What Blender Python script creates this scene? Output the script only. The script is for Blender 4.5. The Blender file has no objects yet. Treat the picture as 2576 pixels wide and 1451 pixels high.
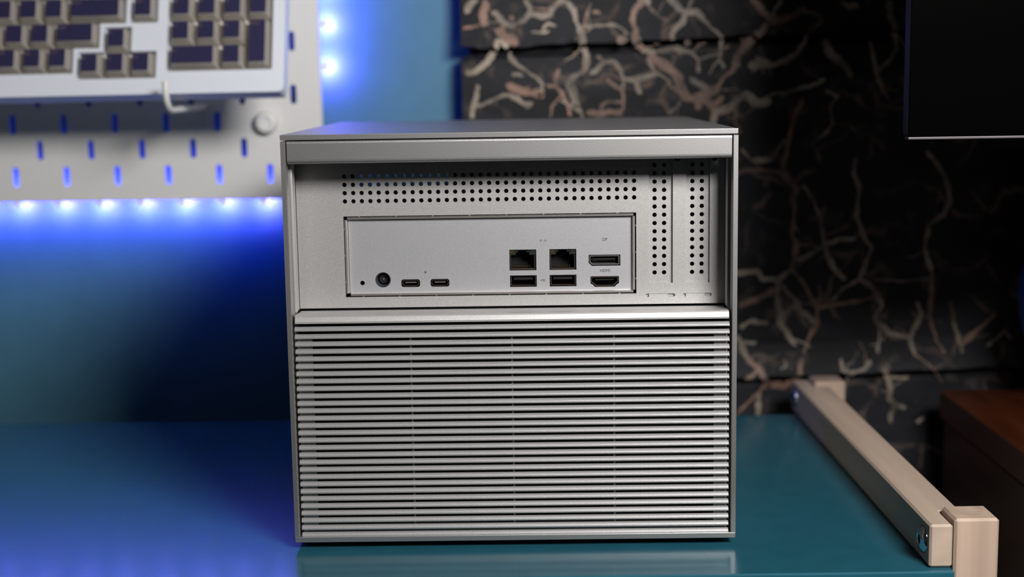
import bpy, bmesh, math, random
from mathutils import Vector, Matrix

# ------------------------------------------------------------------ camera
SC = bpy.context.scene
COL = SC.collection
cam_d = bpy.data.cameras.new('camera')
cam_d.lens = 50; cam_d.sensor_width = 36; cam_d.clip_start = .01
cam_d.dof.use_dof = True; cam_d.dof.focus_distance = .752; cam_d.dof.aperture_fstop = 5.0
cam_d.dof.aperture_blades = 9
cam = bpy.data.objects.new('camera', cam_d); COL.objects.link(cam)
_r = ((.999831, .010339, -.015231), (.013589, .143662, .989534), (.012419, -.989573, .143497))
M = Matrix(_r).transposed().to_4x4(); M.translation = (.009811, -.742054, .249201)
cam.matrix_world = M
SC.camera = cam

# ------------------------------------------------------------------ light
SC.view_settings.view_transform = 'Standard'; SC.view_settings.look = 'None'
SC.view_settings.gamma = 1; SC.view_settings.use_curve_mapping = False
SC.view_settings.exposure = 0
w = bpy.data.worlds.new('world'); SC.world = w; w.use_nodes = True
w.node_tree.nodes['Background'].inputs[0].default_value = (.7, .9, 1, 1)
w.node_tree.nodes['Background'].inputs[1].default_value = .016

def area_lamp(name, loc, target, size, power, color):
    d = bpy.data.lights.new(name, 'AREA'); d.shape = 'RECTANGLE'; d.size = size[0]; d.size_y = size[1]
    d.energy = power; d.color = color
    o = bpy.data.objects.new(name, d); COL.objects.link(o)
    o.location = loc
    o.rotation_euler = (Vector(target) - Vector(loc)).to_track_quat('-Z', 'Y').to_euler()
    return o
key_lamp = area_lamp('key_lamp', (.36, -.62, .565), (.0, .15, .12), (.30, .19), 11.6, (1, .975, .945))

# ------------------------------------------------------------------ helpers
def lin(*c):
    return tuple(((v/255/12.92) if v/255 <= .04045 else ((v/255+.055)/1.055)**2.4) for v in c) + (1,)

def mat(name, col, rough=.5, metal=0, bump=0, bscale=500, var=0, vscale=300, coat=0, trans=0, emis=None, estr=0, stretch=(1, 1, 1), spec=.5):
    m = bpy.data.materials.new(name); m.use_nodes = True
    nt = m.node_tree; b = nt.nodes['Principled BSDF']
    b.inputs['Base Color'].default_value = col; b.inputs['Roughness'].default_value = rough
    b.inputs['Metallic'].default_value = metal; b.inputs['Coat Weight'].default_value = coat
    b.inputs['Coat Roughness'].default_value = .12
    b.inputs['Transmission Weight'].default_value = trans
    b.inputs['Specular IOR Level'].default_value = spec
    if emis: b.inputs['Emission Color'].default_value = emis; b.inputs['Emission Strength'].default_value = estr
    if bump or var:
        tc = nt.nodes.new('ShaderNodeTexCoord'); mp = nt.nodes.new('ShaderNodeMapping')
        mp.inputs['Scale'].default_value = stretch
        nt.links.new(tc.outputs['Object'], mp.inputs[0])
        if bump:
            n = nt.nodes.new('ShaderNodeTexNoise'); n.inputs['Scale'].default_value = bscale; n.inputs['Detail'].default_value = 1
            bp = nt.nodes.new('ShaderNodeBump'); bp.inputs['Strength'].default_value = bump; bp.inputs['Distance'].default_value = .0002
            nt.links.new(mp.outputs[0], n.inputs['Vector']); nt.links.new(n.outputs[0], bp.inputs['Height'])
            nt.links.new(bp.outputs[0], b.inputs['Normal'])
        if var:
            n = nt.nodes.new('ShaderNodeTexNoise'); n.inputs['Scale'].default_value = vscale; n.inputs['Detail'].default_value = 2
            r = nt.nodes.new('ShaderNodeValToRGB')
            r.color_ramp.elements[0].position = .3; r.color_ramp.elements[1].position = .7
            r.color_ramp.elements[0].color = tuple(v*(1-var) for v in col[:3]) + (1,)
            r.color_ramp.elements[1].color = tuple(min(1, v*(1+var)) for v in col[:3]) + (1,)
            nt.links.new(mp.outputs[0], n.inputs['Vector']); nt.links.new(n.outputs[0], r.inputs[0])
            nt.links.new(r.outputs[0], b.inputs['Base Color'])
    return m

ALU = mat('blasted_aluminium', (.42, .415, .415, 1), .40, .88, .07, 3400, .24, 2800)
ALUS = mat('slat_aluminium', (.52, .515, .52, 1), .43, .72, .06, 3400, .16, 2800)
ALUP = mat('port_panel_aluminium', (.455, .445, .44, 1), .47, .6, .10, 3200, .14, 2600)
ALU2 = mat('shield_steel', (.43, .43, .45, 1), .48, .6, .08, 3200, .09, 2600)
STEEL = mat('bright_steel', (.78, .75, .73, 1), .30, .92)
CHROME = mat('chrome', (.8, .82, .84, 1), .06, 1)
COPPER = mat('copper_rim', (.75, .48, .36, 1), .3, 1)
BLACK = mat('black_plastic', (.003, .003, .0035, 1), .5, spec=.3)
DARKGREY = mat('dark_grey_plastic', (.008, .008, .009, 1), .5, spec=.35)
INK = mat('dark_ink', (.015, .03, .032, 1), .6)
RUBBER = mat('black_rubber', (.01, .01, .011, 1), .8)
WHITE = mat('white_enamel', (.74, .73, .71, 1), .45, 0, .1, 900)
KBWHITE = mat('white_keyboard_shell', (.76, .79, .88, 1), .35)
TEALW = mat('teal_wall_paint', (.070, .200, .268, 1), .55, 0, .25, 260, .05, 40)
TEALS = mat('teal_shelf_lacquer', (.015, .092, .132, 1), .25, 0, .04, 700, .06, 60, coat=.35, spec=.5)
def wood(name, col, stretch, var=.22, rough=.55):
    m = mat(name, col, rough, 0, .25, 90, var, 60, stretch=stretch)
    return m
PINE_Y = wood('pale_beech_lengthwise', (.44, .34, .27, 1), (1.2, .06, 1.2), .13)
PINE_Z = wood('pale_beech_upright', (.42, .31, .24, 1), (1.5, 1.5, .05), .15)
BROWN = wood('dark_brown_veneer', (.060, .014, .004, 1), (1, .1, 1), .35, .35)
SCREEN = mat('black_screen', (.0008, .0008, .0008, 1), .18, spec=.03)
SILVER = mat('silver_trim', (.10, .088, .095, 1), .45, .5)
BLUECLOTH = mat('blue_cloth', (.002, .030, .095, 1), .8, 0, .4, 300, .2, 60)

def new_obj(name, me, parent=None, mats=()):
    o = bpy.data.objects.new(name, me); COL.objects.link(o)
    if parent: o.parent = parent
    for m in mats:
        if m.name not in [x.name for x in me.materials if x]: me.materials.append(m)
    return o

def thing(name, label, cat, loc=(0, 0, 0), group=None):
    o = bpy.data.objects.new(name, None); COL.objects.link(o); o.location = loc
    o.empty_display_size = .02
    o['label'] = label; o['category'] = cat
    if group: o['group'] = group
    return o

class MB:
    """collects shapes into one mesh; mats index per face"""
    def __init__(s): s.v = []; s.f = []; s.mi = []; s.sm = []
    def add(s, vs, fs, mi=0, smooth=False):
        n = len(s.v); s.v += [tuple(v) for v in vs]
        s.f += [tuple(i+n for i in f) for f in fs]; s.mi += [mi]*len(fs); s.sm += [smooth]*len(fs)
        return s
    def box(s, x0, x1, y0, y1, z0, z1, bev=0, mi=0, seg=2):
        bm = bmesh.new(); bmesh.ops.create_cube(bm, size=1)
        for v in bm.verts:
            v.co = ((x0+x1)/2+v.co.x*(x1-x0), (y0+y1)/2+v.co.y*(y1-y0), (z0+z1)/2+v.co.z*(z1-z0))
        if bev: bmesh.ops.bevel(bm, geom=bm.edges[:], offset=bev, segments=seg, affect='EDGES', profile=.5)
        bm.verts.index_update()
        s.add([v.co[:] for v in bm.verts], [[v.index for v in f.verts] for f in bm.faces], mi); bm.free(); return s
    def mesh(s, me, fn=None, mi=0):
        s.add([(fn(v.co) if fn else v.co[:]) for v in me.vertices], [tuple(p.vertices) for p in me.polygons], mi); return s
    def prism(s, prof, x0, x1, mi=0, smooth=False):
        """profile of (y,z) points extruded along x"""
        n = len(prof)
        vs = [(x0, y, z) for y, z in prof] + [(x1, y, z) for y, z in prof]
        fs = [(i, (i+1) % n, (i+1) % n+n, i+n) for i in range(n)]
        s.add(vs, fs, mi, smooth); s.add(vs, [tuple(range(n))[::-1], tuple(range(n, 2*n))], mi)
        return s
    def lathe(s, prof, c, axis='y', n=32, mi=0):
        """profile (r, h) turned about an axis through c"""
        vs = []
        for r, h in prof:
            for k in range(n):
                a = 2*math.pi*k/n; u, v = r*math.cos(a), r*math.sin(a)
                p = {'y': (u, h, v), 'z': (u, v, h), 'x': (h, u, v)}[axis]
                vs.append((c[0]+p[0], c[1]+p[1], c[2]+p[2]))
        m = len(prof); fs = []
        for i in range(m-1):
            for k in range(n):
                fs.append((i*n+k, i*n+(k+1) % n, (i+1)*n+(k+1) % n, (i+1)*n+k))
        s.add(vs, fs, mi, True)
        return s
    def tube(s, pts, r, n=10, mi=0):
        pts = [Vector(p) for p in pts]; vs = []; fs = []
        up = Vector((1, 0, 0))
        for i, p in enumerate(pts):
            t = (pts[min(i+1, len(pts)-1)]-pts[max(i-1, 0)]).normalized()
            a = t.cross(up)
            if a.length < 1e-4: a = t.cross(Vector((0, 0, 1)))
            a.normalize(); b = t.cross(a)
            for k in range(n):
                q = 2*math.pi*k/n; vs.append(p+a*r*math.cos(q)+b*r*math.sin(q))
        for i in range(len(pts)-1):
            for k in range(n):
                fs.append((i*n+k, i*n+(k+1) % n, (i+1)*n+(k+1) % n, (i+1)*n+k))
        fs.append(tuple(range(n))); fs.append(tuple(range((len(pts)-1)*n, len(pts)*n))[::-1])
        s.add(vs, fs, mi, True); return s
    def build(s, name, mats, parent=None, recalc=True):
        me = bpy.data.meshes.new(name); me.from_pydata(s.v, [], s.f)
        mats = mats if isinstance(mats, (list, tuple)) else [mats]
        for m in mats: me.materials.append(m)
        for p, i, sm in zip(me.polygons, s.mi, s.sm): p.material_index = i; p.use_smooth = sm
        me.validate()
        if recalc:
            bm = bmesh.new(); bm.from_mesh(me); bmesh.ops.recalc_face_normals(bm, faces=bm.faces); bm.to_mesh(me); bm.free()
        if any(s.sm):
            me.set_sharp_from_angle(angle=math.radians(40))
        return new_obj(name, me, parent)

def tag(o, label, cat, group=None):
    o['label'] = label; o['category'] = cat
    if group: o['group'] = group
    return o
def struct(o): o['kind'] = 'structure'; return o

def circ(cx, cy, r, n=16): return [(cx+r*math.cos(2*math.pi*k/n), cy+r*math.sin(2*math.pi*k/n)) for k in range(n)]
def rect(x0, x1, y0, y1, r=0, n=4):
    if not r: return [(x0, y0), (x1, y0), (x1, y1), (x0, y1)]
    out = []
    for cx, cy, a0 in ((x1-r, y0+r, -90), (x1-r, y1-r, 0), (x0+r, y1-r, 90), (x0+r, y0+r, 180)):
        for k in range(n+1):
            a = math.radians(a0+90*k/n); out.append((cx+r*math.cos(a), cy+r*math.sin(a)))
    return out
def stadium(cx, cy, w, h, n=5): return rect(cx-w/2, cx+w/2, cy-h/2, cy+h/2, min(w, h)/2*.999, n)
_cnt = [0]
def flat(polys, t):
    """flat plate mesh (x,y) with even-odd holes, thickness t about z=0"""
    cu = bpy.data.curves.new('tmp', 'CURVE'); cu.dimensions = '2D'; cu.fill_mode = 'BOTH'; cu.extrude = t/2
    for p in polys:
        sp = cu.splines.new('POLY'); sp.points.add(len(p)-1); sp.use_cyclic_u = True
        for q, (a, b) in zip(sp.points, p): q.co = (a, b, 0, 1)
    ob = bpy.data.objects.new('tmp', cu); me = bpy.data.meshes.new_from_object(ob)
    bpy.data.objects.remove(ob); bpy.data.curves.remove(cu)
    return me
def plate(polys, y0, y1, s=None, mi=0):
    """upright plate facing -y between y0 (front) and y1, outline in (x,z)"""
    s = s or MB(); me = flat(polys, abs(y1-y0)); yc = (y0+y1)/2
    s.mesh(me, lambda c: (c.x, yc-c.z, c.y), mi); bpy.data.meshes.remove(me); return s
def text_mesh(s, txt, size, cx, cz, y, mi=0, th=.00004, sx=1):
    cu = bpy.data.curves.new('t', 'FONT'); cu.body = txt; cu.size = size; cu.align_x = 'CENTER'; cu.align_y = 'CENTER'; cu.extrude = th/2
    cu.resolution_u = 2
    ob = bpy.data.objects.new('t', cu); me = bpy.data.meshes.new_from_object(ob)
    bpy.data.objects.remove(ob); bpy.data.curves.remove(cu)
    s.mesh(me, lambda c: (cx+c.x*sx, y-c.z, cz+c.y), mi); bpy.data.meshes.remove(me); return s

# ------------------------------------------------------------------ room
WALL_Y = .388
m = MB().box(-2.4, -.030, WALL_Y, WALL_Y+.1, -.735, 1.9)
struct(m.build('wall_back', TEALW))
struct(MB().box(-2.4, 2.4, -2.2, WALL_Y+.1, -.785, -.735).build('floor', mat('dark_floor', (.03, .026, .022, 1), .5, 0, .2, 60, .2, 20)))

def marble():
    m = bpy.data.materials.new('black_marble_print'); m.use_nodes = True; nt = m.node_tree; N = nt.nodes.new; L = nt.links.new
    b = nt.nodes['Principled BSDF']; b.inputs['Roughness'].default_value = .6; b.inputs['Specular IOR Level'].default_value = .25
    tc = N('ShaderNodeTexCoord'); no = N('ShaderNodeTexNoise'); no.inputs['Scale'].default_value = 14; no.inputs['Detail'].default_value = 4
    mp = N('ShaderNodeMapping'); mp.inputs['Scale'].default_value = (1, 1, 2.6)
    L(tc.outputs['Object'], mp.inputs[0]); L(mp.outputs[0], no.inputs['Vector'])
    r = N('ShaderNodeValToRGB'); e = r.color_ramp.elements
    e[0].position = .3; e[0].color = lin(14, 15, 19); e[1].position = .72; e[1].color = lin(37, 38, 45)
    L(no.outputs[0], r.inputs[0])
    # pale smudges
    n2 = N('ShaderNodeTexNoise'); n2.inputs['Scale'].default_value = 45; n2.inputs['Detail'].default_value = 3; L(tc.outputs['Object'], n2.inputs['Vector'])
    r2 = N('ShaderNodeValToRGB'); r2.color_ramp.elements[0].position = .60; r2.color_ramp.elements[0].color = (0, 0, 0, 1)
    r2.color_ramp.elements[1].position = .74; r2.color_ramp.elements[1].color = (.55, .55, .55, 1); L(n2.outputs[0], r2.inputs[0])
    mx = N('ShaderNodeMix'); mx.data_type = 'RGBA'; L(r2.outputs[0], mx.inputs['Factor']); L(r.outputs[0], mx.inputs['A']); mx.inputs['B'].default_value = lin(92, 82, 76)
    # thin hairline cracks, broken up by noise
    nd = N('ShaderNodeTexNoise'); nd.inputs['Scale'].default_value = 22; nd.inputs['Detail'].default_value = 3; L(tc.outputs['Object'], nd.inputs['Vector'])
    ad = N('ShaderNodeMix'); ad.data_type = 'RGBA'; ad.blend_type = 'ADD'; ad.inputs['Factor'].default_value = .045; L(tc.outputs['Object'], ad.inputs['A']); L(nd.outputs['Color'], ad.inputs['B'])
    vo = N('ShaderNodeTexVoronoi'); vo.feature = 'DISTANCE_TO_EDGE'; vo.inputs['Scale'].default_value = 26; L(ad.outputs['Result'], vo.inputs['Vector'])
    rv = N('ShaderNodeValToRGB'); rv.color_ramp.elements[0].position = .01; rv.color_ramp.elements[0].color = (.75, .75, .75, 1); rv.color_ramp.elements[1].position = .06; rv.color_ramp.elements[1].color = (0, 0, 0, 1)
    L(vo.outputs['Distance'], rv.inputs[0])
    rn = N('ShaderNodeValToRGB'); rn.color_ramp.elements[0].position = .47; rn.color_ramp.elements[1].position = .60; L(no.outputs[0], rn.inputs[0])
    mu = N('ShaderNodeMath'); mu.operation = 'MULTIPLY'; L(rv.outputs[0], mu.inputs[0]); L(rn.outputs[0], mu.inputs[1])
    m2 = N('ShaderNodeMix'); m2.data_type = 'RGBA'; L(mu.outputs[0], m2.inputs['Factor']); L(mx.outputs['Result'], m2.inputs['A']); m2.inputs['B'].default_value = lin(112, 96, 86)
    mx = m2
    L(mx.outputs['Result'], b.inputs['Base Color'])
    bp = N('ShaderNodeBump'); bp.inputs['Strength'].default_value = .5; bp.inputs['Distance'].default_value = .001; L(n2.outputs[0], bp.inputs['Height']); L(bp.outputs[0], b.inputs['Normal'])
    return m
MARBLE = marble()
CREAM = mat('cream_vein', lin(128, 116, 104), .5, 0, .3, 300, .72, 55)
SALMON = mat('salmon_vein', lin(120, 92, 79), .5, 0, .3, 300, .68, 55)
PY = .360           # front face of the planks
TILT = math.radians(1.75)
wm = struct(MB().box(-.034, 2.4, PY+.012, WALL_Y+.1, -.735, 1.9).build('wall_back', mat('dark_batten', (.004, .004, .005, 1), .8)))

VEINS=[('C',3.4,[(-36,301),(-34,307),(-29,311),(-26,311)]),
('S',3.8,[(-21,311),(-21,306),(-23,300),(-22,292)]),
('S',3.1,[(-38,290),(-31,291),(-25,292)]),
('C',2.7,[(-16,303),(-13,301),(-8,295),(-2,291),(2,293)]),
('C',2.9,[(2,293),(8,295),(12,300),(17,300),(22,298),(28,300),(32,306),(37,310),(41,309)]),
('C',2.7,[(12,300),(13,304),(9,311)]),
('S',3.8,[(-2,299),(0,295)]),
('S',5.4,[(-13,289),(-7,284),(0,282),(-2,277)]),
('C',3.2,[(41,309),(46,303),(48,294),(52,284),(53,276),(56,269),(55,262),(53,256),(46,253),(41,247),(45,238),(49,230),(52,224),(53,217)]),
('C',2.3,[(52,291),(58,290),(63,291),(70,291),(77,291),(83,288),(87,283)]),
('S',3.7,[(97,313),(97,307),(92,301),(90,294),(93,286),(92,281),(96,275),(100,272)]),
('C',3.8,[(102,313),(102,309),(103,305)]),
('S',2.7,[(104,304),(109,298),(114,295),(118,293)]),
('C',2.9,[(117,313),(120,309),(125,304),(131,299),(139,300),(144,295),(149,289),(155,284),(158,280),(158,272),(157,264),(161,257)]),
('C',2.9,[(131,299),(129,292),(123,288),(120,283),(121,276)]),
('C',3.1,[(-11,282),(-14,275),(-18,268),(-24,261),(-31,257),(-37,256)]),
('C',3.1,[(-11,282),(-4,276),(-2,267),(4,261),(10,257),(17,253),(22,247),(21,240)]),
('S',3.1,[(35,259),(31,251),(32,246),(37,240),(41,230),(43,223)]),
('S',2.7,[(25,246),(32,246)]),
('C',2.7,[(-28,248),(-29,239),(-32,229),(-33,222)]),
('C',2.7,[(-29,231),(-21,234),(-14,237),(-6,240),(2,237),(7,232),(13,233),(9,229)]),
('S',3.8,[(-6,247),(2,244),(11,241),(21,240),(19,237)]),
('C',2.9,[(58,254),(63,257),(69,263),(76,264),(81,258),(84,249),(83,242)]),
('S',3.1,[(70,251),(76,246),(83,242),(84,233),(83,226)]),
('S',3.8,[(55,226),(64,224),(73,226),(83,224)]),
('C',2.7,[(83,250),(93,250),(102,252),(110,254),(116,250),(121,244)]),
('C',2.9,[(94,249),(94,244),(97,238)]),
('C',2.9,[(97,272),(108,270),(117,272),(126,272),(136,269),(141,264),(141,254)]),
('S',4.6,[(102,268),(111,263),(121,256),(126,250),(127,242),(132,235),(140,235),(147,238),(156,242),(155,245)]),
('C',3.1,[(102,265),(106,259),(108,255)]),
('C',2.7,[(134,250),(141,246),(149,241)]),
('S',4.6,[(170,268),(168,256),(161,251),(156,244),(153,238)]),
('S',5.4,[(141,234),(141,226)]),
('S',4.2,[(184,280),(179,277),(175,271)]),
('C',3.1,[(149,231),(153,225),(152,215)]),
('C',3.1,[(159,226),(168,228),(172,233),(178,237),(185,234)]),
('C',3.1,[(117,223),(125,228),(127,233)]),
('S',3.8,[(79,281),(87,279)]),
('S',3.8,[(130,278),(135,277)]),
('C',1.9,[(22,288),(27,293),(32,291)]),
('S',1.9,[(60,301),(67,300)]),
('C',1.9,[(14,287),(20,286),(27,287)]),
('C',1.9,[(-2,254),(3,256),(7,254)]),
('S',2.3,[(45,270),(49,269)]),
('S',2.7,[(64,269),(68,264)]),
('S',4.4,[(180,312),(182,308),(191,298),(196,292),(205,293),(215,297),(222,301)]),
('S',4.4,[(193,290),(187,283),(179,277),(171,266),(169,258)]),
('C',3.8,[(179,258),(188,261),(198,259),(208,263),(216,267),(222,277),(225,284),(233,282)]),
('C',3.8,[(236,277),(243,265),(253,258),(258,249)]),
('C',2.7,[(196,295),(200,303),(204,308)]),
('C',3.3,[(215,300),(227,298),(235,292),(227,286)]),
('C',3.1,[(285,307),(285,296),(289,284),(292,271),(287,262),(278,253),(281,241),(287,231)]),
('C',3.1,[(248,307),(254,302),(262,303)]),
('C',4.4,[(148,232),(154,224),(154,213)]),
('C',4.1,[(155,224),(167,228),(171,234),(178,237),(186,230),(197,232)]),
('S',3.3,[(170,229),(169,217),(174,207)]),
('S',4.4,[(160,236),(152,229),(143,235)]),
('S',3.4,[(221,233),(215,222),(212,209),(209,192),(205,179)]),
('S',3.7,[(167,176),(178,179),(192,179),(205,177),(213,168),(217,165),(216,148),(214,129),(218,121),(214,102),(223,92),(229,80),(234,72),(235,59),(228,47),(224,35)]),
('C',2.4,[(174,196),(182,187),(188,183)]),
('C',2.7,[(182,187),(197,187),(203,196),(208,203)]),
('C',2.7,[(222,167),(230,156),(236,142),(238,127),(242,111),(248,101),(256,92)]),
('C',2.7,[(262,188),(261,174),(266,165),(264,151),(264,142),(270,126),(276,117),(271,103),(267,93),(254,86),(246,76)]),
('C',2.7,[(267,93),(277,87),(281,80),(285,72),(279,62),(284,52),(282,35)]),
('C',2.4,[(217,108),(227,113),(238,119),(251,125),(263,125)]),
('C',2.7,[(167,99),(187,100),(192,94),(204,94),(215,102)]),
('C',3.1,[(204,94),(203,81),(206,67),(206,59),(214,47),(218,41)]),
('C',2.7,[(204,63),(216,73),(227,65),(233,59)]),
('C',2.7,[(204,92),(214,81),(222,73)]),
('S',3.7,[(173,73),(187,79),(202,85)]),
('C',2.7,[(174,56),(183,61),(197,59)]),
('C',2.7,[(174,44),(187,44)]),
('S',2.4,[(235,71),(250,74),(268,76),(281,80)]),
('C',2.4,[(281,60),(291,50),(307,46),(316,64),(312,75)]),
('C',2.4,[(307,46),(311,34)]),
('C',2.4,[(316,192),(324,183),(332,171),(336,152),(331,143),(320,135),(317,116),(323,99)]),
('S',2.7,[(323,99),(323,79),(322,63),(328,44),(334,34)]),
('C',1.8,[(279,93),(302,91),(321,93)]),
('C',2.1,[(341,59),(345,47),(348,34)]),
('S',3.1,[(346,40),(361,53),(374,65)]),
('C',2.1,[(367,39),(382,51),(386,43)]),
('C',2.4,[(185,266),(198,258),(210,261)]),
('C',2.7,[(178,236),(191,230)]),
('C',2.1,[(229,199),(239,207),(244,214),(242,227),(248,235),(238,239)]),
('C',2.1,[(204,235),(210,239),(227,243),(238,248)]),
('C',2.1,[(271,277),(277,251),(283,236)]),
('S',3.7,[(179,32),(189,24),(195,13),(198,11)]),
('S',3.3,[(198,11),(209,9),(220,14),(221,24),(222,31)]),
('S',3.3,[(196,11),(187,2),(178,-7),(172,-14)]),
('C',2.8,[(190,4),(189,-17)]),
('C',2.8,[(209,31),(210,26),(205,23)]),
('C',2.2,[(253,31),(254,22),(262,20),(272,23),(276,29)]),
('C',2.6,[(286,23),(291,14),(293,6),(292,-3),(297,-7),(306,-10)]),
('C',1.9,[(288,15),(307,14)]),
('C',2.4,[(297,-9),(293,-16),(294,-22)]),
('C',2.1,[(314,-22),(320,-18)]),
('C',2.8,[(171,50),(175,44),(179,32)]),
('S',2.2,[(309,35),(324,23),(334,10)])]
LED_P=.165; LED_C=(.0,.055,1.0)
rng = random.Random(4)
GROOVES = [-.53, -.262, -.0005+.007, .272, .536, .80]   # height of each joint at x = 0
def groove_z(i, x): return GROOVES[i] + math.tan(TILT)*x
X0, X1 = -.040, 1.5
def surf_y(i, x, z):
    """front surface of plank i: nearly flat, flaring out towards its lower edge"""
    d = z-groove_z(i, x)
    fl = max(0, 1-d/.036)**1.4
    return PY - .007*fl + .004*min(1, max(0, (d-.036)/.03))*0
for i in range(len(GROOVES)-1):
    nx = 90; prof = [.0045, .012, .02, .03, .045, .12]
    mb = MB(); vs = []; fs = []
    cols = []
    for k in range(nx+1):
        x = X0+(X1-X0)*(k/nx)**1.6
        zb, zt = groove_z(i, x), groove_z(i+1, x)
        col = []
        jb = rng.uniform(-.0015, .0015) if 0 < k < nx else 0; jt = rng.uniform(-.0012, .0012) if 0 < k < nx else 0
        pts = [(PY+.012, zb+.0045+jb)]
        for q in prof: pts.append((surf_y(i, x, zb+q), zb+q+(jb if q < .01 else 0)))
        pts.append((PY, zt-.03)); pts.append((PY+.001, zt-.005)); pts.append((PY+.004, zt-.0015+jt)); pts.append((PY+.012, zt-.0012+jt))
        cols.append([(x, y, z) for y, z in pts])
    n = len(cols[0])
    for c_ in cols: vs += c_
    for k in range(nx):
        for j in range(n-1): fs.append((k*n+j, (k+1)*n+j, (k+1)*n+j+1, k*n+j+1))
    fs.append(tuple(range(n))); fs.append(tuple(range(nx*n, nx*n+n)))
    mb.add(vs, fs); pl = mb.build('plank', MARBLE, wm)
    pl['label'] = ('black marbled plank below the lower joint', 'black marbled plank below the lower joint', 'black marbled plank between the two dark joints', 'black marbled plank above the upper joint', 'black marbled plank above the upper joint')[i]
    # printed veins in slight relief, one mesh per colour; short side twigs fork off them
    if i == 0:
        rt = random.Random(11); extra = []
        for kk, wd, pts in VEINS:
            for (ax, az) in pts[1:-1]:
                if rt.random() < .30:
                    an = rt.uniform(0, 6.28); L0 = rt.uniform(4, 13); a2 = an+rt.uniform(-.7, .7)
                    extra.append((kk if rt.random() < .7 else 'S', wd*rt.uniform(.22, .42), [(ax, az), (ax+L0*math.cos(an), az+L0*math.sin(an)), (ax+L0*math.cos(an)+L0*.7*math.cos(a2), az+L0*math.sin(an)+L0*.7*math.sin(a2))]))
        VEINS += extra
    for key, mt_ in (('C', CREAM), ('S', SALMON)):
        vb = MB(); any_ = False
        for vi, (kk, wd, pts) in enumerate(VEINS):
            if kk != key: continue
            # resample with wobble
            P = []
            for a, b_ in zip(pts[:-1], pts[1:]):
                d = math.hypot(b_[0]-a[0], b_[1]-a[1]); m_ = max(1, int(d/1.6))
                for q in range(m_): P.append((a[0]+(b_[0]-a[0])*q/m_, a[1]+(b_[1]-a[1])*q/m_))
            P.append(pts[-1]); r3 = random.Random(hash((pts[0], pts[-1], len(pts))))
            P = [(x+r3.uniform(-.55, .55), z+r3.uniform(-.55, .55)) for x, z in P]; gw = 1.0
            L_, R_ = [], []
            for q, (x, z) in enumerate(P):
                a, b_ = P[max(q-1, 0)], P[min(q+1, len(P)-1)]
                dx, dz = b_[0]-a[0], b_[1]-a[1]; l = math.hypot(dx, dz) or 1
                gw = min(1.35, max(.38, gw+r3.uniform(-.24, .24))); h = wd*.62*gw*r3.uniform(.8, 1.15)*(1 if 0 < q < len(P)-1 else .35)
                L_.append(((x-dz/l*h)/1000, (z+dx/l*h)/1000)); R_.append(((x+dz/l*h)/1000, (z-dx/l*h)/1000))
            for q in range(len(P)-1):
                xm, zm = P[q][0]/1000, P[q][1]/1000
                if not (groove_z(i, xm)+.0045 <= zm < groove_z(i+1, xm)+.002): continue
                quad = [L_[q], R_[q], R_[q+1], L_[q+1]]
                if min(p_[0] for p_ in quad) < X0: continue
                vb.add([(x, surf_y(i, x, max(z, groove_z(i, x)+.0045))-(.0004 if key == 'C' else .0010)-vi*.000005, z) for x, z in quad], [(0, 1, 2, 3)]); any_ = True
        if any_:
            o = vb.build('vein', mt_, pl, recalc=False); o['kind'] = 'stuff'; o['label'] = 'cream veins' if key == 'C' else 'salmon veins'

# ------------------------------------------------------------------ shelf with wooden frame
shelf = thing('shelf', 'teal lacquered shelf board held in a pale beech frame under the aluminium computer', 'shelf', (.2120, -.0410, 0))
ang = math.radians(.72); shelf.rotation_euler = (0, 0, ang)
ca, sa = math.cos(-ang), math.sin(-ang)
def loc2(x, y):   # world to shelf coordinates
    dx, dy = x-.2120, y+.0410
    return (ca*dx-sa*dy, sa*dx+ca*dy)
bd = [loc2(.2240, -.0455), loc2(.2200, .300), loc2(-.66, .303), loc2(-.66, -.052)]
bm = bmesh.new()
vt = [bm.verts.new((x, y, 0)) for x, y in bd]; vb_ = [bm.verts.new((x, y, -.016)) for x, y in bd]
bm.faces.new(vt); bm.faces.new(vb_[::-1])
for k in range(4): bm.faces.new((vt[k], vt[(k+1) % 4], vb_[(k+1) % 4], vb_[k]))
bmesh.ops.recalc_face_normals(bm, faces=bm.faces)
bmesh.ops.bevel(bm, geom=bm.edges[:], offset=.0012, segments=3, affect='EDGES', profile=.5)
me = bpy.data.meshes.new('shelf_board'); bm.to_mesh(me); bm.free(); me.materials.append(TEALS)
new_obj('shelf_board', me, shelf)
LEN = .3555
def half_lap_rail(mb, x0, sgn):
    # rail plan: full width between the posts, inner half only beside them
    W2, W1 = .0232, .0118
    pl_ = [(0, 0), (W1, 0), (W1, .0235), (W2, .0235), (W2, LEN-.0235), (W1, LEN-.0235), (W1, LEN), (0, LEN)]
    pl_ = [(x0+sgn*x, y) for x, y in pl_]
    bm = bmesh.new(); a = [bm.verts.new((x, y, .0004)) for x, y in pl_]; b = [bm.verts.new((x, y, .0230)) for x, y in pl_]
    n = len(a); bm.faces.new(a); bm.faces.new(b)
    for k in range(n): bm.faces.new((a[k], a[(k+1) % n], b[(k+1) % n], b[k]))
    bmesh.ops.recalc_face_normals(bm, faces=bm.faces)
    ed = [e for e in bm.edges if len(e.link_faces) == 2 and e.calc_face_angle(0) > .5]
    bmesh.ops.bevel(bm, geom=ed, offset=.0011, segments=1, affect='EDGES')
    bm.verts.index_update(); mb.add([v.co[:] for v in bm.verts], [[v.index for v in f.verts] for f in bm.faces]); bm.free(); return mb
half_lap_rail(MB(), 0, 1).build('rail', PINE_Y, shelf)
half_lap_rail(MB(), -.8480, -1).build('rail', PINE_Y, shelf)
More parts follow.
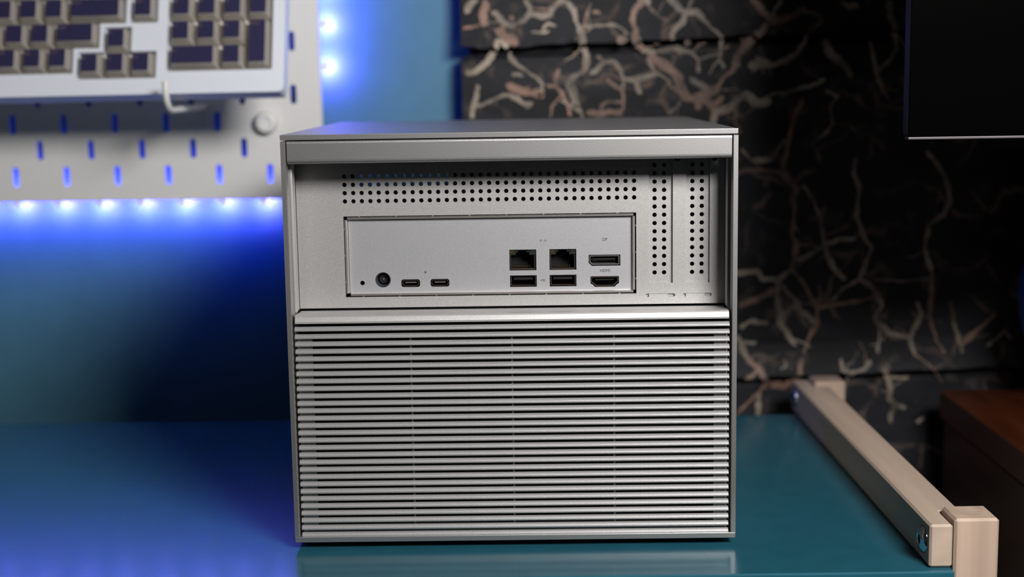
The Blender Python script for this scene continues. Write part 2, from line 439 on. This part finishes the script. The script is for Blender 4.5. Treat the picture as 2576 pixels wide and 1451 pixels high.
for sx, x0 in ((1, .0122), (-1, -.8602)):
    for y0 in (-.0010, LEN-.0222):
        x1 = x0+sx*.0228
        MB().box(min(x0, x1), max(x0, x1), y0, y0+.0232, -.733, .0262, .0013, seg=1).build('post', PINE_Z, shelf)
for y, z in ((.0112, .0122), (LEN-.0115, .0125)):
    mb = MB()
    r = .0073
    mb.lathe([(.0026, .0006), (.0026, -.0018), (.0034, -.0024), (.0052, -.0018), (r*.97, -.0006), (r, 0), (r, .0006)], (-.0003, y, z), 'x', 40)
    mb.lathe([(.0026, -.0004), (.0001, -.0003)], (-.0003, y, z), 'x', 6, mi=1)
    mb.build('bolt', [CHROME, BLACK], shelf)

# ------------------------------------------------------------------ computer
ZB, ZT, DEP = .0040, .2238, .2475
pc = thing('desktop_computer', 'square silver aluminium computer seen from its port side, louvred below', 'computer', (0, 0, 0))
def rivet(*a): pass
MB().box(-.1191, .1191, 0, DEP, ZT-.0028, ZT, .00025).build('top_panel', ALU, pc)
MB().box(-.1191, .1191, 0, DEP, ZB, ZB+.0030, .00025).build('bottom_panel', ALU, pc)
for s in (-1, 1):
    mb = MB()
    pr = [(119.1, 0), (119.1, DEP*1000), (117.6, DEP*1000), (117.6, 18.3), (116.0, 18.3), (116.0, 9.0), (116.45, 9.0), (116.45, .35), (116.75, 0)]
    vs = [(s*x/1000, y/1000, ZB+.0031) for x, y in pr] + [(s*x/1000, y/1000, ZT-.0034) for x, y in pr]
    n = len(pr); fs = [(k, (k+1) % n, (k+1) % n+n, k+n) for k in range(n)] + [tuple(range(n)), tuple(range(n, 2*n))]
    mb.add(vs, fs); sp_ = mb.build('side_panel', ALU, pc)
    MB().box(min(s*.1161, s*.1150), max(s*.1161, s*.1150), .0092, .0180, .1290, .2080, .0002).build('side_liner', ALUP, sp_)
for x in (-.095, .095):
    for y in (.025, .22):
        MB().lathe([(.0001, .0001), (.0075, .0001), (.008, .0006), (.008, ZB), (.0001, ZB)], (x, y, 0), 'z', 24).build('foot', RUBBER, pc)
# lip above the port bay: folded sheet with a rounded lower edge
zt, zb = ZT-.00335, .2086
pr = [(.0006, zt), (.0002, zt-.0004), (0, zt-.0012), (0, zb+.0022)]
for k in range(1, 7):
    a = math.radians(90*k/6); pr.append((.0018-.0018*math.cos(a), zb+.0018-.0018*math.sin(a)))
pr += [(.0150, zb), (.0150, zb+.0015), (.0022, zb+.0015), (.0022, zt-.001), (.024, zt-.001), (.024, zt)]
MB().prism(pr, -.1158, .1158, smooth=False).build('top_lip', ALU, pc)
# port side panel with its round holes, cut-outs and slots
PYF = .026
holes = []
for r_ in range(4):
    for c_ in range(35): holes.append(circ(-.0896+c_*.004603, .2001-r_*.00448, .00122, 14))
IO = (-.09075, .06800, .13415, .17850)
cov = ((.07475, .08775), (.09485, .10775))
outer = rect(-.1160, .1158, .1283, .2150)
io_hole = rect(*IO)
slots = [rect(a, b, .13975, .2140) for a, b in cov]
tabs = [stadium(.0810, .1331, .0162, .00185, 4), stadium(.1011, .1331, .0158, .00185, 4)]
rp = plate([outer, io_hole]+holes+slots+tabs, PYF, PYF+.0012).build('port_panel', ALUP, pc)
for (a, b), hx in zip(cov, ((.0781, .08325), (.0985, .10365))):
    hs = [circ(h, .20385-k*.0045, .00122, 14) for h in hx for k in range(14)]
    o = plate([rect(a-.0008, b+.0008, .1390, .2145)]+hs, PYF+.0019, PYF+.0028).build('slot_cover', ALUP, pc)
    # raised edge where the cover meets the cut-out
for (cx) in (.0806, .1007):
    o = MB().box(cx-.0058, cx+.0046, PYF+.0004, PYF+.0011, .1318, .1344, .0001, seg=1).box(cx-.0090, cx+.0090, PYF+.0016, PYF+.0020, .1315, .1347); o.build('slot_cover_tab', ALUP, pc)
for cx in (.0902, .1102):
    MB().lathe([(.0001, -.0020), (.0012, -.0018), (.0017, -.0010), (.0017, 0)], (cx, PYF, .2075), 'y', 16).build('screw', DARKGREY, pc)
# bumps along the rim of the port cut-out
mb = MB()
for k in range(8): mb.box(-.0826+k*.0200, -.0818+k*.0200, PYF+.0001, PYF+.0009, .17795, .1786, 0)
for k in range(8): mb.box(-.0816+k*.0200, -.0808+k*.0200, PYF+.0001, PYF+.0009, .1340, .13465, 0)
for k in range(3):
    mb.box(-.0908, -.0903, PYF+.0001, PYF+.0009, .1420+k*.0145, .1428+k*.0145, 0); mb.box(.0676, .0681, PYF+.0001, PYF+.0009, .1420+k*.0145, .1428+k*.0145, 0)
mb.build('rim_bump', ALU, pc)['kind'] = 'stuff'

# --- input output shield
SF = .0286       # front of the shield plate
sx0, sx1, sz0, sz1 = -.0885, .0660, .1362, .1766
sh = MB()
def ridge(z0, z1):   # double ridge profile along x
    d = z1-z0
    return [(SF+.001, z0), (.0268, z0+.08*d), (.0262, z0+.20*d), (.0262, z0+.38*d), (.0268, z0+.50*d), (.0262, z0+.62*d), (.0262, z0+.82*d), (.0272, z1), (SF+.001, z1)]
sh.prism(ridge(.1766, .1781), -.0888, .0664, mi=1); sh.prism(ridge(.1346, .1362), -.0880, .0664, mi=1)
for x0, x1 in ((-.0903, -.0886), (.0660, .0676)):
    pr = [(.0266, x0), (.0262, x0+.0003), (.0268, (x0+x1)/2), (.0262, x1-.0004), (SF+.001, x1), (SF+.001, x0)]
    n = len(pr); vs = [(x, y, .1362) for y, x in pr]+[(x, y, .1765) for y, x in pr]
    sh.add(vs, [(k, (k+1) % n, (k+1) % n+n, k+n) for k in range(n)]+[tuple(range(n)), tuple(range(n, 2*n))], 1)
RJ = [(-.00105, .14735), (.02080, .14735)]; rjw, rjh = .0147, .01145
US = [(-.00085, .13825), (.02085, .13825)]; usw, ush = .0146, .0064
def dp_outline(i=0): return [(.0422+.0017+i*.4, .1493+i), (.0595-i, .1493+i), (.0595-i, .1554-i), (.0422+i, .1554-i), (.0422+i, .1510+i*.4)]
def hdmi_outline(i=0):
    x0, x1, z0, z1 = .0431+i, .0587-i, .1377+i, .1436-i
    return [(x0+.0024, z0), (x1-.0024, z0), (x1-.0012, z0+.0013), (x1-.0003, z0+.0017), (x1, z0+.0021), (x1, z1-.0005), (x1-.0005, z1), (x0+.0005, z1), (x0, z1-.0005), (x0, z0+.0021), (x0+.0003, z0+.0017), (x0+.0012, z0+.0013)]
UC = [(-.0553, .14115), (-.03925, .14115)]
DC = (-.0704, .1432); RS = (-.0817, .1416)
hs = [rect(x, x+rjw, z, z+rjh) for x, z in RJ]+[rect(x, x+usw, z, z+ush) for x, z in US]+[dp_outline(), hdmi_outline()]
hs += [rect(x-.00515, x+.00515, z-.00215, z+.00215, .0013) for x, z in UC]+[circ(DC[0], DC[1], .0042, 40), circ(RS[0], RS[1], .00125, 20)]
plate([rect(sx0, sx1, sz0, sz1)]+hs, SF, SF+.0006, sh, 0)
io = sh.build('io_shield', [ALU2, STEEL], pc)
MB().box(-.0905, .0678, .0425, .0440, .1343, .1783).build('circuit_board', BLACK, pc)
B0 = SF+.0007
for x, z in RJ:
    mb = MB()
    T = [(.95, .9), (13.5, .9), (13.5, 8.4), (10.9, 8.4), (10.9, 9.9), (9.5, 9.9), (9.5, 11.2), (4.9, 11.2), (4.9, 9.9), (3.6, 9.9), (3.6, 8.4), (.95, 8.4)]
    plate([rect(x+.0001, x+rjw-.0001, z+.0001, z+rjh-.0001), [(x+a/1000, z+b/1000) for a, b in T]], B0+.0006, B0+.010, mb, 0)
    mb.box(x+.0001, x+rjw-.0001, B0+.0098, B0+.0110, z+.0001, z+rjh-.0001, 0, 1)
    mb.box(x+.0010, x+.0134, B0+.0002, B0+.0007, z+.0006, z+.00085, 0, 2)          # bright lower rim
    mb.box(x+.0001, x+.0026, B0+.0002, B0+.0007, z+.0091, z+.0093, 0, 2); mb.box(x+.0116, x+.0144, B0+.0002, B0+.0007, z+.0092, z+.0094, 0, 2)
    for q in (.0026, .0059): mb.box(x+.0005, x+.0008, B0+.0002, B0+.0008, z+q, z+q+.0003, 0, 2)
    for q in range(8): mb.box(x+.0029+q*.00115, x+.0033+q*.00115, B0+.003, B0+.006, z+.0012, z+.0025, 0, 3)
    o = mb.build('ethernet_port', [DARKGREY, BLACK, COPPER, mat('gold_contact', (.06, .04, .015, 1), .5, 1)], io)
    mb = MB(); mb.box(x+.0001, x+.0026, B0+.0001, B0+.0006, z+.0095, z+.0113, 0, 0); mb.box(x+.0116, x+.0144, B0+.0001, B0+.0006, z+.0096, z+.0113, 0, 1)
    mb.build('indicator_light', [mat('amber_lens', (.03, .02, .003, 1), .4), mat('green_lens', (.002, .015, .006, 1), .4)], io)
for x, z in US:
    mb = MB()
    R2 = [rect(x+.0006, x+usw-.0006, z+.0006, z+ush-.0003), rect(x+.0008, x+usw-.0008, z+.0008, z+ush-.0005)]; plate(R2, B0+.0002, B0+.0004, mb, 0); plate(R2, B0+.0004, B0+.010, mb, 2)
    mb.box(x+.0020, x+.0125, B0+.002, B0+.009, z+.0036, z+.0052, .0001, 1, 1); mb.box(x, x+usw, B0+.0098, B0+.011, z, z+ush, 0, 2)
    mb.build('usb_port', [COPPER, DARKGREY, BLACK], io)
mb = MB(); plate([dp_outline(.0006), dp_outline(.0009)], B0+.0001, B0+.009, mb, 0); mb.box(.0450, .0567, B0+.002, B0+.008, .1524, .1531, 0, 1); mb.box(.0450, .0454, B0+.002, B0+.008, .1518, .1524, 0, 1); mb.box(.0563, .0567, B0+.002, B0+.008, .1518, .1524, 0, 1)
mb.box(.042, .060, B0+.009, B0+.010, .149, .156, 0, 2); mb.build('display_port', [STEEL, DARKGREY, BLACK], io)
mb = MB(); R2 = [hdmi_outline(.0005), hdmi_outline(.00072)]; plate(R2, B0+.0001, B0+.0003, mb, 0); plate(R2, B0+.0003, B0+.009, mb, 2); mb.box(.0458, .0560, B0+.002, B0+.008, .1411, .1417, 0, 1); mb.box(.043, .059, B0+.009, B0+.010, .137, .144, 0, 2)
mb.build('hdmi_port', [COPPER, DARKGREY, BLACK], io)
for x, z in UC:
    mb = MB(); R2 = [rect(x-.00455, x+.00455, z-.00160, z+.00160, .00135), rect(x-.00435, x+.00435, z-.00140, z+.00140, .00115)]; plate(R2, B0-.0002, B0, mb, 0); plate(R2, B0, B0+.008, mb, 2)
    mb.box(x-.0031, x+.0031, B0+.0008, B0+.007, z-.0001, z+.00045, .0001, 1, 1); mb.box(x-.0052, x+.0052, B0+.008, B0+.009, z-.0022, z+.0022, 0, 2)
    mb.build('usb_c_port', [COPPER, mat('grey_tongue', (.12, .11, .11, 1), .4), BLACK], io)
mb = MB(); c3 = (DC[0], 0, DC[1])
mb.lathe([(.0041, B0+.0002), (.00375, B0-.0001), (.0034, B0+.0006), (.0034, B0+.008), (.0001, B0+.008)], c3, 'y', 40, 0)
mb.lathe([(.0024, B0+.008), (.0024, B0+.0030), (.0023, B0+.0028), (.00045, B0+.0028)], c3, 'y', 32, 1); mb.lathe([(.00045, B0+.0028), (.00045, B0+.0022), (.00025, B0+.0020), (.00001, B0+.0020)], c3, 'y', 12, 2)
mb.build('power_socket', [mat('socket_ring', (.04, .045, .06, 1), .25), DARKGREY, STEEL], io)
MB().lathe([(.0012, B0+.004), (.0001, B0+.004)], (RS[0], 0, RS[1]), 'y', 16).build('reset_button', BLACK, io)
# printed words and symbols
ty = SF-.00005
mb = MB(); text_mesh(mb, 'DP', .00245, .0511, .16365, ty, sx=.92); mb.build('printed_word', INK, io)
mb = MB(); text_mesh(mb, 'HDMI', .00235, .0511, .14655, ty, sx=.95); mb.build('printed_word', INK, io)
def strokes(mb, segs, w):
    for (a, b), (c, d) in segs:
        L_ = math.hypot(c-a, d-b); nx, nz = -(d-b)/L_*w/2, (c-a)/L_*w/2
        mb.add([(a+nx, ty, b+nz), (a-nx, ty, b-nz), (c-nx, ty, d-nz), (c+nx, ty, d+nz)], [(0, 1, 2, 3)])
def dot(mb, x, z, r): mb.add([(px, ty, pz) for px, pz in circ(x, z, r, 10)], [tuple(range(10))])
mb = MB(); ex, ez = .01745, .1636
strokes(mb, [((ex-.0008, ez+.0006), (ex-.0016, ez)), ((ex-.0016, ez), (ex-.0008, ez-.0006)), ((ex+.0008, ez+.0006), (ex+.0016, ez)), ((ex+.0016, ez), (ex+.0008, ez-.0006))], .00022)
for q in (-.0004, 0, .0004): dot(mb, ex+q, ez, .00010)
mb.build('network_symbol', INK, io, recalc=False)
mb = MB(); ux, uz = .01735, .1418
strokes(mb, [((ux-.001, uz), (ux+.0011, uz)), ((ux-.0004, uz), (ux+.0001, uz+.0006)), ((ux+.0001, uz+.0006), (ux+.0005, uz+.0006)), ((ux-.0002, uz), (ux+.0003, uz-.0006)), ((ux+.0003, uz-.0006), (ux+.0006, uz-.0006))], .00018)
dot(mb, ux-.0011, uz, .00028); dot(mb, ux+.0005, uz+.0006, .0002); mb.box(ux+.0004, ux+.0008, ty-.00001, ty+.00001, uz-.0008, uz-.0004)
mb.add([(ux+.0010, ty, uz+.00025), (ux+.0010, ty, uz-.00025), (ux+.0014, ty, uz)], [(0, 1, 2)]); mb.build('usb_symbol', INK, io, recalc=False)
mb = MB(); bx, bz = -.0471, .1471
mb.add([(bx+a/1000, ty, bz+b/1000) for a, b in ((.35, 1.2), (-.75, -.15), (-.05, -.15), (-.4, -1.2), (.75, .2), (.05, .2))], [(0, 1, 2, 5), (2, 3, 4, 5)]); mb.build('lightning_symbol', INK, io, recalc=False)

# --- louvred lower cover
DF = .0006
cv_ = MB()
cv_.prism([(DF, .1240), (DF, .12475), (DF+.0002, .12495), (DF+.00065, .1262), (DF+.0010, .1273), (DF+.0016, .1280), (DF+.0030, .1283), (.0250, .1271), (.0250, .1261), (DF+.0040, .1270), (DF+.0020, .1240)], -.1150, .1150)
pitch = (.1240-.00690)/29
# backing frame with three thin ribs, leaving dark openings behind the slats
wins = []
zlo, zhi = .0069+pitch*1.0, .1240-pitch*2.1
for a, b in ((-.1065, -.0545), (-.0535, -.0005), (.0005, .0538), (.0548, .1075)): wins.append(rect(a, b, zlo, zhi))
plate([rect(-.1145, .1145, .0072, .1238-pitch*1.9)]+wins, DF+.0028, DF+.0035, cv_)
lc = cv_.build('louvred_cover', ALUP, pc)
prof = [(DF+y_/1000, z_/1000) for y_, z_ in ((0, 0), (0, .74), (.05, .86), (.18, .96), (.70, 1.52), (1.25, 1.97), (1.75, 2.26), (1.75, 2.05), (1.30, 1.70), (.75, .35), (.55, 0))]
s0 = MB().prism(prof, -.1153, .1153)
sm = None
for k in range(29):
    if sm is None:
        o = s0.build('slat', ALUS, lc); sm = o.data
    else:
        o = new_obj('slat', sm, lc)
    o.location = (0, 0, .00690+k*pitch)
# --- far side of the case: sheet with a grille that lets the wall glow through
fy = DEP-.0012
plate([rect(-.1175, .1175, ZB+.003, ZT-.003), rect(-.109, -.041, .1795, .2145), ], fy, DEP-.0002).build('rear_panel', ALU, pc)
mb = MB(); k = 0
while -.109+k*.0030 < -.041:
    mb.box(-.109+k*.0030, -.109+k*.0030+.0025, fy, fy+.0008, .1795, .2145); k += 1
g = mb.build('grille', BLACK, pc); g['kind'] = 'stuff'
MB().box(-.1170, .1170, .0275, .0290, .0075, .1270).build('divider_panel', BLACK, pc)
# ------------------------------------------------------------------ pegboard
PB = .367
px0, px1, pz0, pz1 = -.712, -.1500, .1620, .7240
hs = []
for r_ in range(27):
    z = .1816+.0203*r_
    for c_ in range(14):
        x = (-.1913 if r_ % 2 == 0 else -.1711)-.0399*c_
        if px0+.012 < x < px1-.01 and z < pz1-.012: hs.append(stadium(x, z, .0050, .0152, 4))
pb = thing('pegboard', 'off-white slotted metal pegboard on the teal wall left of the computer', 'pegboard', (0, PB, pz0))
o = plate([rect(px0, px1, pz0, pz1, .004)]+hs, PB, PB+.0035).build('board', WHITE, pb)
o.matrix_parent_inverse = Matrix.Translation((0, -PB, -pz0))
for x, z in ((-.1922, .2213), (-.67, .2213), (-.1922, .66), (-.67, .66)):
    mb = MB(); mb.lathe([(.0070, 0), (.0088, -.0008), (.0088, -.0060), (.0074, -.0085), (.0050, -.0092), (.0048, -.0082), (.0001, -.0080)], (x, PB, z), 'y', 32)
    mb.lathe([(.006, 0), (.006, WALL_Y-PB-.0005), (.0001, WALL_Y-PB-.0005)], (x, PB, z), 'y', 16)
    o = mb.build('mounting_knob', WHITE, pb); o.matrix_parent_inverse = Matrix.Translation((0, -PB, -pz0))

# LED tape on the back of the board, chips facing the wall
LEDY = PB+.0062
strip = thing('led_strip', 'blue glowing led tape stuck behind the pegboard edges', 'led strip', (-.18, LEDY, .165))
inv = Matrix.Translation((.18, -LEDY, -.165))
mb = MB(); mb.box(px0+.01, px1-.003, PB+.0036, PB+.0046, .1615, .1690); mb.box(px1-.0075, px1+.0004, PB+.0046, PB+.0056, .1615, .70)
o = mb.build('tape', mat('white_tape', (.7, .7, .7, 1), .5), strip); o.matrix_parent_inverse = inv
CHIP = mat('blue_led_chip', (.1, .2, .8, 1), .3, emis=(.5, .45, 1, 1), estr=1)
leds = [(-.1985-.0325*k, .1600) for k in range(16)] + [(-.1468, .296-.0325*(k-2)) for k in range(-8, 4)] + [(-.1560, .1600)]
lm = None
LD = bpy.data.lights.new('led', 'SPOT'); LD.spot_size = math.radians(177); LD.spot_blend = .3; LD.energy = LED_P; LD.color = LED_C; LD.shadow_soft_size = .002
LD2 = bpy.data.lights.new('led_whitener', 'SPOT'); LD2.spot_size = math.radians(160); LD2.spot_blend = .5; LD2.energy = .050; LD2.color = (1, .40, .85); LD2.shadow_soft_size = .002  # second lavender lamp per chip, added to whiten the hot spots on the wall
for i, (x, z) in enumerate(leds):
    if lm is None:
        c = MB().box(-.0025, .0025, 0, .0012, -.0025, .0025, .0003, seg=1).build('led_chip', CHIP, strip); lm = c.data
    else: c = new_obj('led_chip', lm, strip)
    c.location = (x+.18, PB+.0057-LEDY, z-.165)
    l2 = bpy.data.objects.new('led_glow', LD2); COL.objects.link(l2); l2.location = (x+.18, PB+.0098-LEDY, z-.165); l2.parent = strip; l2.rotation_euler = (math.pi/2, 0, 0)  # added whitening lamp beside the chip's own blue light
    l = bpy.data.objects.new('led_glow', LD); COL.objects.link(l); l.location = (x+.18, PB+.0096-LEDY, z-.165); l.parent = strip; l.rotation_euler = Vector((0, 1, -.08) if i < 16 else (.38, .92, 0)).to_track_quat('-Z', 'Y').to_euler()

# ------------------------------------------------------------------ keyboard on hooks
U = .01829
kt, kyaw, krl = .335, -.030, .0064
ex = Vector((math.cos(kyaw), math.sin(kyaw), 0)); n0 = Vector((-math.sin(kyaw), math.cos(kyaw), 0))
ey = Vector((0, 0, 1))*math.cos(kt)+n0*math.sin(kt)
e1 = ex*math.cos(krl)+ey*math.sin(krl); e2 = ey*math.cos(krl)-ex*math.sin(krl); e3 = e1.cross(e2)
KM = Matrix((e1, e2, e3)).transposed().to_4x4(); KM.translation = (-.2339, .2665, .2713)
kb = thing('keyboard', 'white mechanical keyboard with dark purple keycaps hanging on the pegboard', 'keyboard')
kb.matrix_world = KM
def kflat(polys, z0, z1, mb=None, mi=0):
    mb = mb or MB(); me = flat(polys, z1-z0); mb.mesh(me, lambda c: (c.x, c.y, c.z+(z0+z1)/2), mi); bpy.data.meshes.remove(me); return mb
KZ = -.0042; KB_ = -.0205
out = rect(-17.25*U-.0095, 3.5*U+.0095, -.75*U-.0128, 5.75*U+.010, .004)
g = .0009
def cell(x0, x1, y0, y1): return rect(x0*U-g, x1*U+g, y0*U-g, y1*U+g, .0012, 3)
def poly(pts, cen=None): return [(x*U, y*U) for x, y in pts]
e = g/U
alpha = poly([(-17.25-e, -.5-e), (-4.25+e, -.5-e), (-4.25+e, .5-e), (-3.25+e, .5-e), (-3.25+e, 1.5-e), (-2.25+e, 1.5-e), (-2.25+e, 5.75), (-17.25-e, 5.75)])
arrow = poly([(-4-e, -.75-e), (-1+e, -.75-e), (-1+e, .25+e), (-2+e, .25+e), (-2+e, 1.25+e), (-3-e, 1.25+e), (-3-e, .25+e), (-4-e, .25+e)])
nav = cell(-2, -1, 1.5, 4.5); num = cell(-.5, 3.5, -.5, 4.5)
mb = kflat([out, alpha, arrow, nav, num], KB_+.003, KZ)
mb.box(-17.25*U-.0090, 3.5*U+.0090, -.75*U-.0123, 5.75*U+.0095, KB_, KB_+.0032, .001)
mb.build('keyboard_case', KBWHITE, kb)
MB().box(-17.3*U, 3.55*U, -.78*U, 5.7*U, -.0150, -.0120).build('switch_plate', mat('switch_plate_grey', (.75, .72, .66, 1), .5), kb)
CLEAR = mat('clear_keycap_skirt', (.95, .90, .84, 1), .10, trans=.72)
NAVY = mat('purple_key_top', (.030, .026, .075, 1), .35)
LEG = mat('faded_legend', (.20, .13, .10, 1), .5)
kc = {}
def keycap(x, y, w=1, h=1, legend=None, small=False):
    """x,y = centre in key units"""
    k = (w, h)
    if k not in kc:
        W, H = w*U/2-.0006, h*U/2-.0006; tx, tyd, tyu = .0026, .0024, .0015
        def ring(i, z):
            return rect(-W+tx*i, W-tx*i, -H+tyd*i, H-tyu*i, .0012, 2)
        lv = [(0, -.0095), (.15, -.0080), (.8, -.0016), (.92, -.0004), (1.02, 0)]
        vs = []; n = 12
        for i, z in lv: vs += [(a, b, z) for a, b in ring(i, z)]
        fs = [tuple(range(n))[::-1], tuple(range((len(lv)-1)*n, len(lv)*n))]
        for q in range(len(lv)-1):
            for j in range(n): fs.append((q*n+j, q*n+(j+1) % n, (q+1)*n+(j+1) % n, (q+1)*n+j))
        s = MB().add(vs, fs).build('keycap', CLEAR); me1 = s.data; bpy.data.objects.remove(s)
        s = MB().box(-W+tx*1.08, W-tx*1.08, -H+tyd*1.1, H-tyu*1.1, .00005, .0006, .0002, seg=1).build('key_top', NAVY); me2 = s.data; bpy.data.objects.remove(s)
        s = MB().box(-W+tx*.72, W-tx*.72, -H+tyd*.72, H-tyu*.72, -.0105, -.0030, .0003, seg=1).build('key_core', NAVY); me3 = s.data; bpy.data.objects.remove(s)
        kc[k] = (me1, me2, me3)
    a = new_obj('keycap', kc[k][0], kb); a.location = (x*U, y*U, 0)
    b = new_obj('key_top', kc[k][1], a)
    if legend:
        s = MB()
        cu = bpy.data.curves.new('t', 'FONT'); cu.body = legend; cu.size = .0042 if len(legend) < 3 else .0030; cu.align_x = 'LEFT'; cu.align_y = 'TOP'; cu.resolution_u = 1
        ob = bpy.data.objects.new('t', cu); me = bpy.data.meshes.new_from_object(ob); bpy.data.objects.remove(ob); bpy.data.curves.remove(cu)
        ox, oy = -w*U/2+.0045, h*U/2-.0034
        s.mesh(me, lambda c: (c.x+ox, c.y+oy, .00066)); bpy.data.meshes.remove(me)
        s.build('legend', LEG, a, recalc=False)
def row(y, x, keys):
    for kk in keys:
        w_, lg = kk if isinstance(kk, tuple) else (1, kk)
        keycap(x+w_/2, y, w_, 1, lg); x += w_
row(5.25, -17.25, ['Esc', 'F1', 'F2', 'F3', 'F4', 'F5', 'F6', 'F7', 'F8', 'F9', 'F10', 'F11', 'F12', 'Prt', 'Scr'])
row(4, -17.25, ['`', '1', '2', '3', '4', '5', '6', '7', '8', '9', '0', '-', '=', (2, 'Backspace')])
row(3, -17.25, [(1.5, 'Tab')]+list('QWERTYUIOP[]')+[(1.5, '\\')])
row(2, -17.25, [(1.75, 'Caps')]+list("ASDFGHJKL;'")+[(2.25, 'Enter')])
row(1, -17.25, [(2.25, 'Shift')]+list('ZXCVBNM,./')+[(1.75, 'Shift')])
row(0, -17.25, [(1.25, 'Ctrl'), (1.25, 'Win'), (1.25, 'Alt'), (6.25, None), 'Alt', 'Fn', 'Ctrl'])
for x, y, l in ((-3.5, -.25, '<'), (-2.5, -.25, 'v'), (-1.5, -.25, '>'), (-2.5, .75, '^'), (-1.5, 2, 'End'), (-1.5, 3, 'Home'), (-1.5, 4, 'Del')): keycap(x, y, 1, 1, l)
for y, ks in ((1, '123'), (2, '456'), (3, '789')):
    for q, l in enumerate(ks): keycap(q, y, 1, 1, l)
for q, l in enumerate(('Num', '/', '*', '-')): keycap(q, 4, 1, 1, l)
keycap(.5, 0, 2, 1, '0'); keycap(2, 0, 1, 1, '.'); keycap(3, .5, 1, 2, 'Enter'); keycap(3, 2.5, 1, 2, '+')

for hx, lab in ((-.2391, 'white curved peg hook cradling the keyboard beneath its arrow and number keys'), (-.5285, 'white curved peg hook holding the left end of the keyboard')):
    mb = MB(); P = [(hx, PB+.004, .2345), (hx, .355, .2342), (hx, .300, .2336), (hx, .272, .2334)]
    for k in range(9):
        a = math.radians(-90-95*k/8); P.append((hx, .2583+.0140*math.cos(a), .2478+.0140*math.sin(a)*1.03))
    P.append((hx, .2450, .2530)); mb.tube(P, .0023, 12)
    tag(mb.build('peg_hook', WHITE), lab, 'hook', 'pegboard hooks under the keyboard')

# ------------------------------------------------------------------ monitor, cabinet, bag at the right
mo = thing('monitor', 'large black monitor with a thin silver lower edge, upper right', 'monitor', (.52, .03, .0135))
iv = Matrix.Translation((-.52, -.03, -.0135))
mx0, mx1, mz0, mz1 = .2065, .8200, .2180, .5700
def mp(mb, n_, mt_):
    o = mb.build(n_, mt_, mo); o.matrix_parent_inverse = iv; return o
mp(MB().box(mx0, mx1, .0015, .0110, mz0, mz1, .0015), 'monitor_back', BLACK)
mp(MB().box(mx0+.0008, mx1-.0008, .0002, .0014, mz0+.0006, mz1-.001), 'screen', SCREEN)
mp(MB().box(mx0+.0002, mx1-.0002, -.0006, .0060, mz0-.0014, mz0-.0001, .0003), 'lower_trim', SILVER)
s = MB().box(.50, .54, .020, .034, .03, .40, .003); s.box(.44, .60, -.05, .11, .0135, .0195, .002); mp(s, 'stand', BLACK)

cb = thing('cabinet', 'dark reddish brown wooden cabinet standing right of the shelf', 'cabinet', (.56, .0, -.734))
iv = Matrix.Translation((-.56, 0, .734))
def cp(mb, n_):
    o = mb.build(n_, BROWN, cb); o.matrix_parent_inverse = iv; return o
cp(MB().box(.320, .800, -.32, .318, -.0080, .0131, .0012), 'cabinet_top')
cp(MB().box(.323, .341, -.318, .314, -.734, -.0110), 'side_board')
cp(MB().box(.780, .798, -.318, .314, -.734, -.0110), 'side_board')
cp(MB().box(.341, .780, .300, .314, -.734, -.0110), 'back_board')
cp(MB().box(.327, .794, -.314, .310, -.0110, -.0080), 'spacer')
for k in range(3): cp(MB().box(.343, .778, -.318, -.300, -.72+k*.236, -.49+k*.236, .002), 'drawer')

mb = MB(); vs = []; fs = []; n = 40; rows = 22
cxb, cyb = .462, .262
for i in range(rows+1):
    t_ = i/rows; z = .0135+.150*t_
    r = .058+.046*math.sin(math.pi*min(1, t_*1.02))**.8 if t_ < .86 else .058+.046*math.sin(math.pi*.86)**.8-(t_-.86)*.30
    for k in range(n):
        a = 2*math.pi*k/n
        q = 1+.045*math.sin(5*a+3*t_)+.03*math.sin(9*a-4*t_)*t_+.02*math.sin(3*a+9*t_)
        vs.append((cxb+r*q*math.cos(a), cyb+.55*r*q*math.sin(a), z))
for i in range(rows):
    for k in range(n): fs.append((i*n+k, i*n+(k+1) % n, (i+1)*n+(k+1) % n, (i+1)*n+k))
fs.append(tuple(range(n))[::-1]); fs.append(tuple(range(rows*n, rows*n+n)))
mb.add(vs, fs, 0, True)
tag(mb.build('bag', BLUECLOTH), 'dark blue cloth bag on the brown cabinet, cut by the right edge', 'bag')
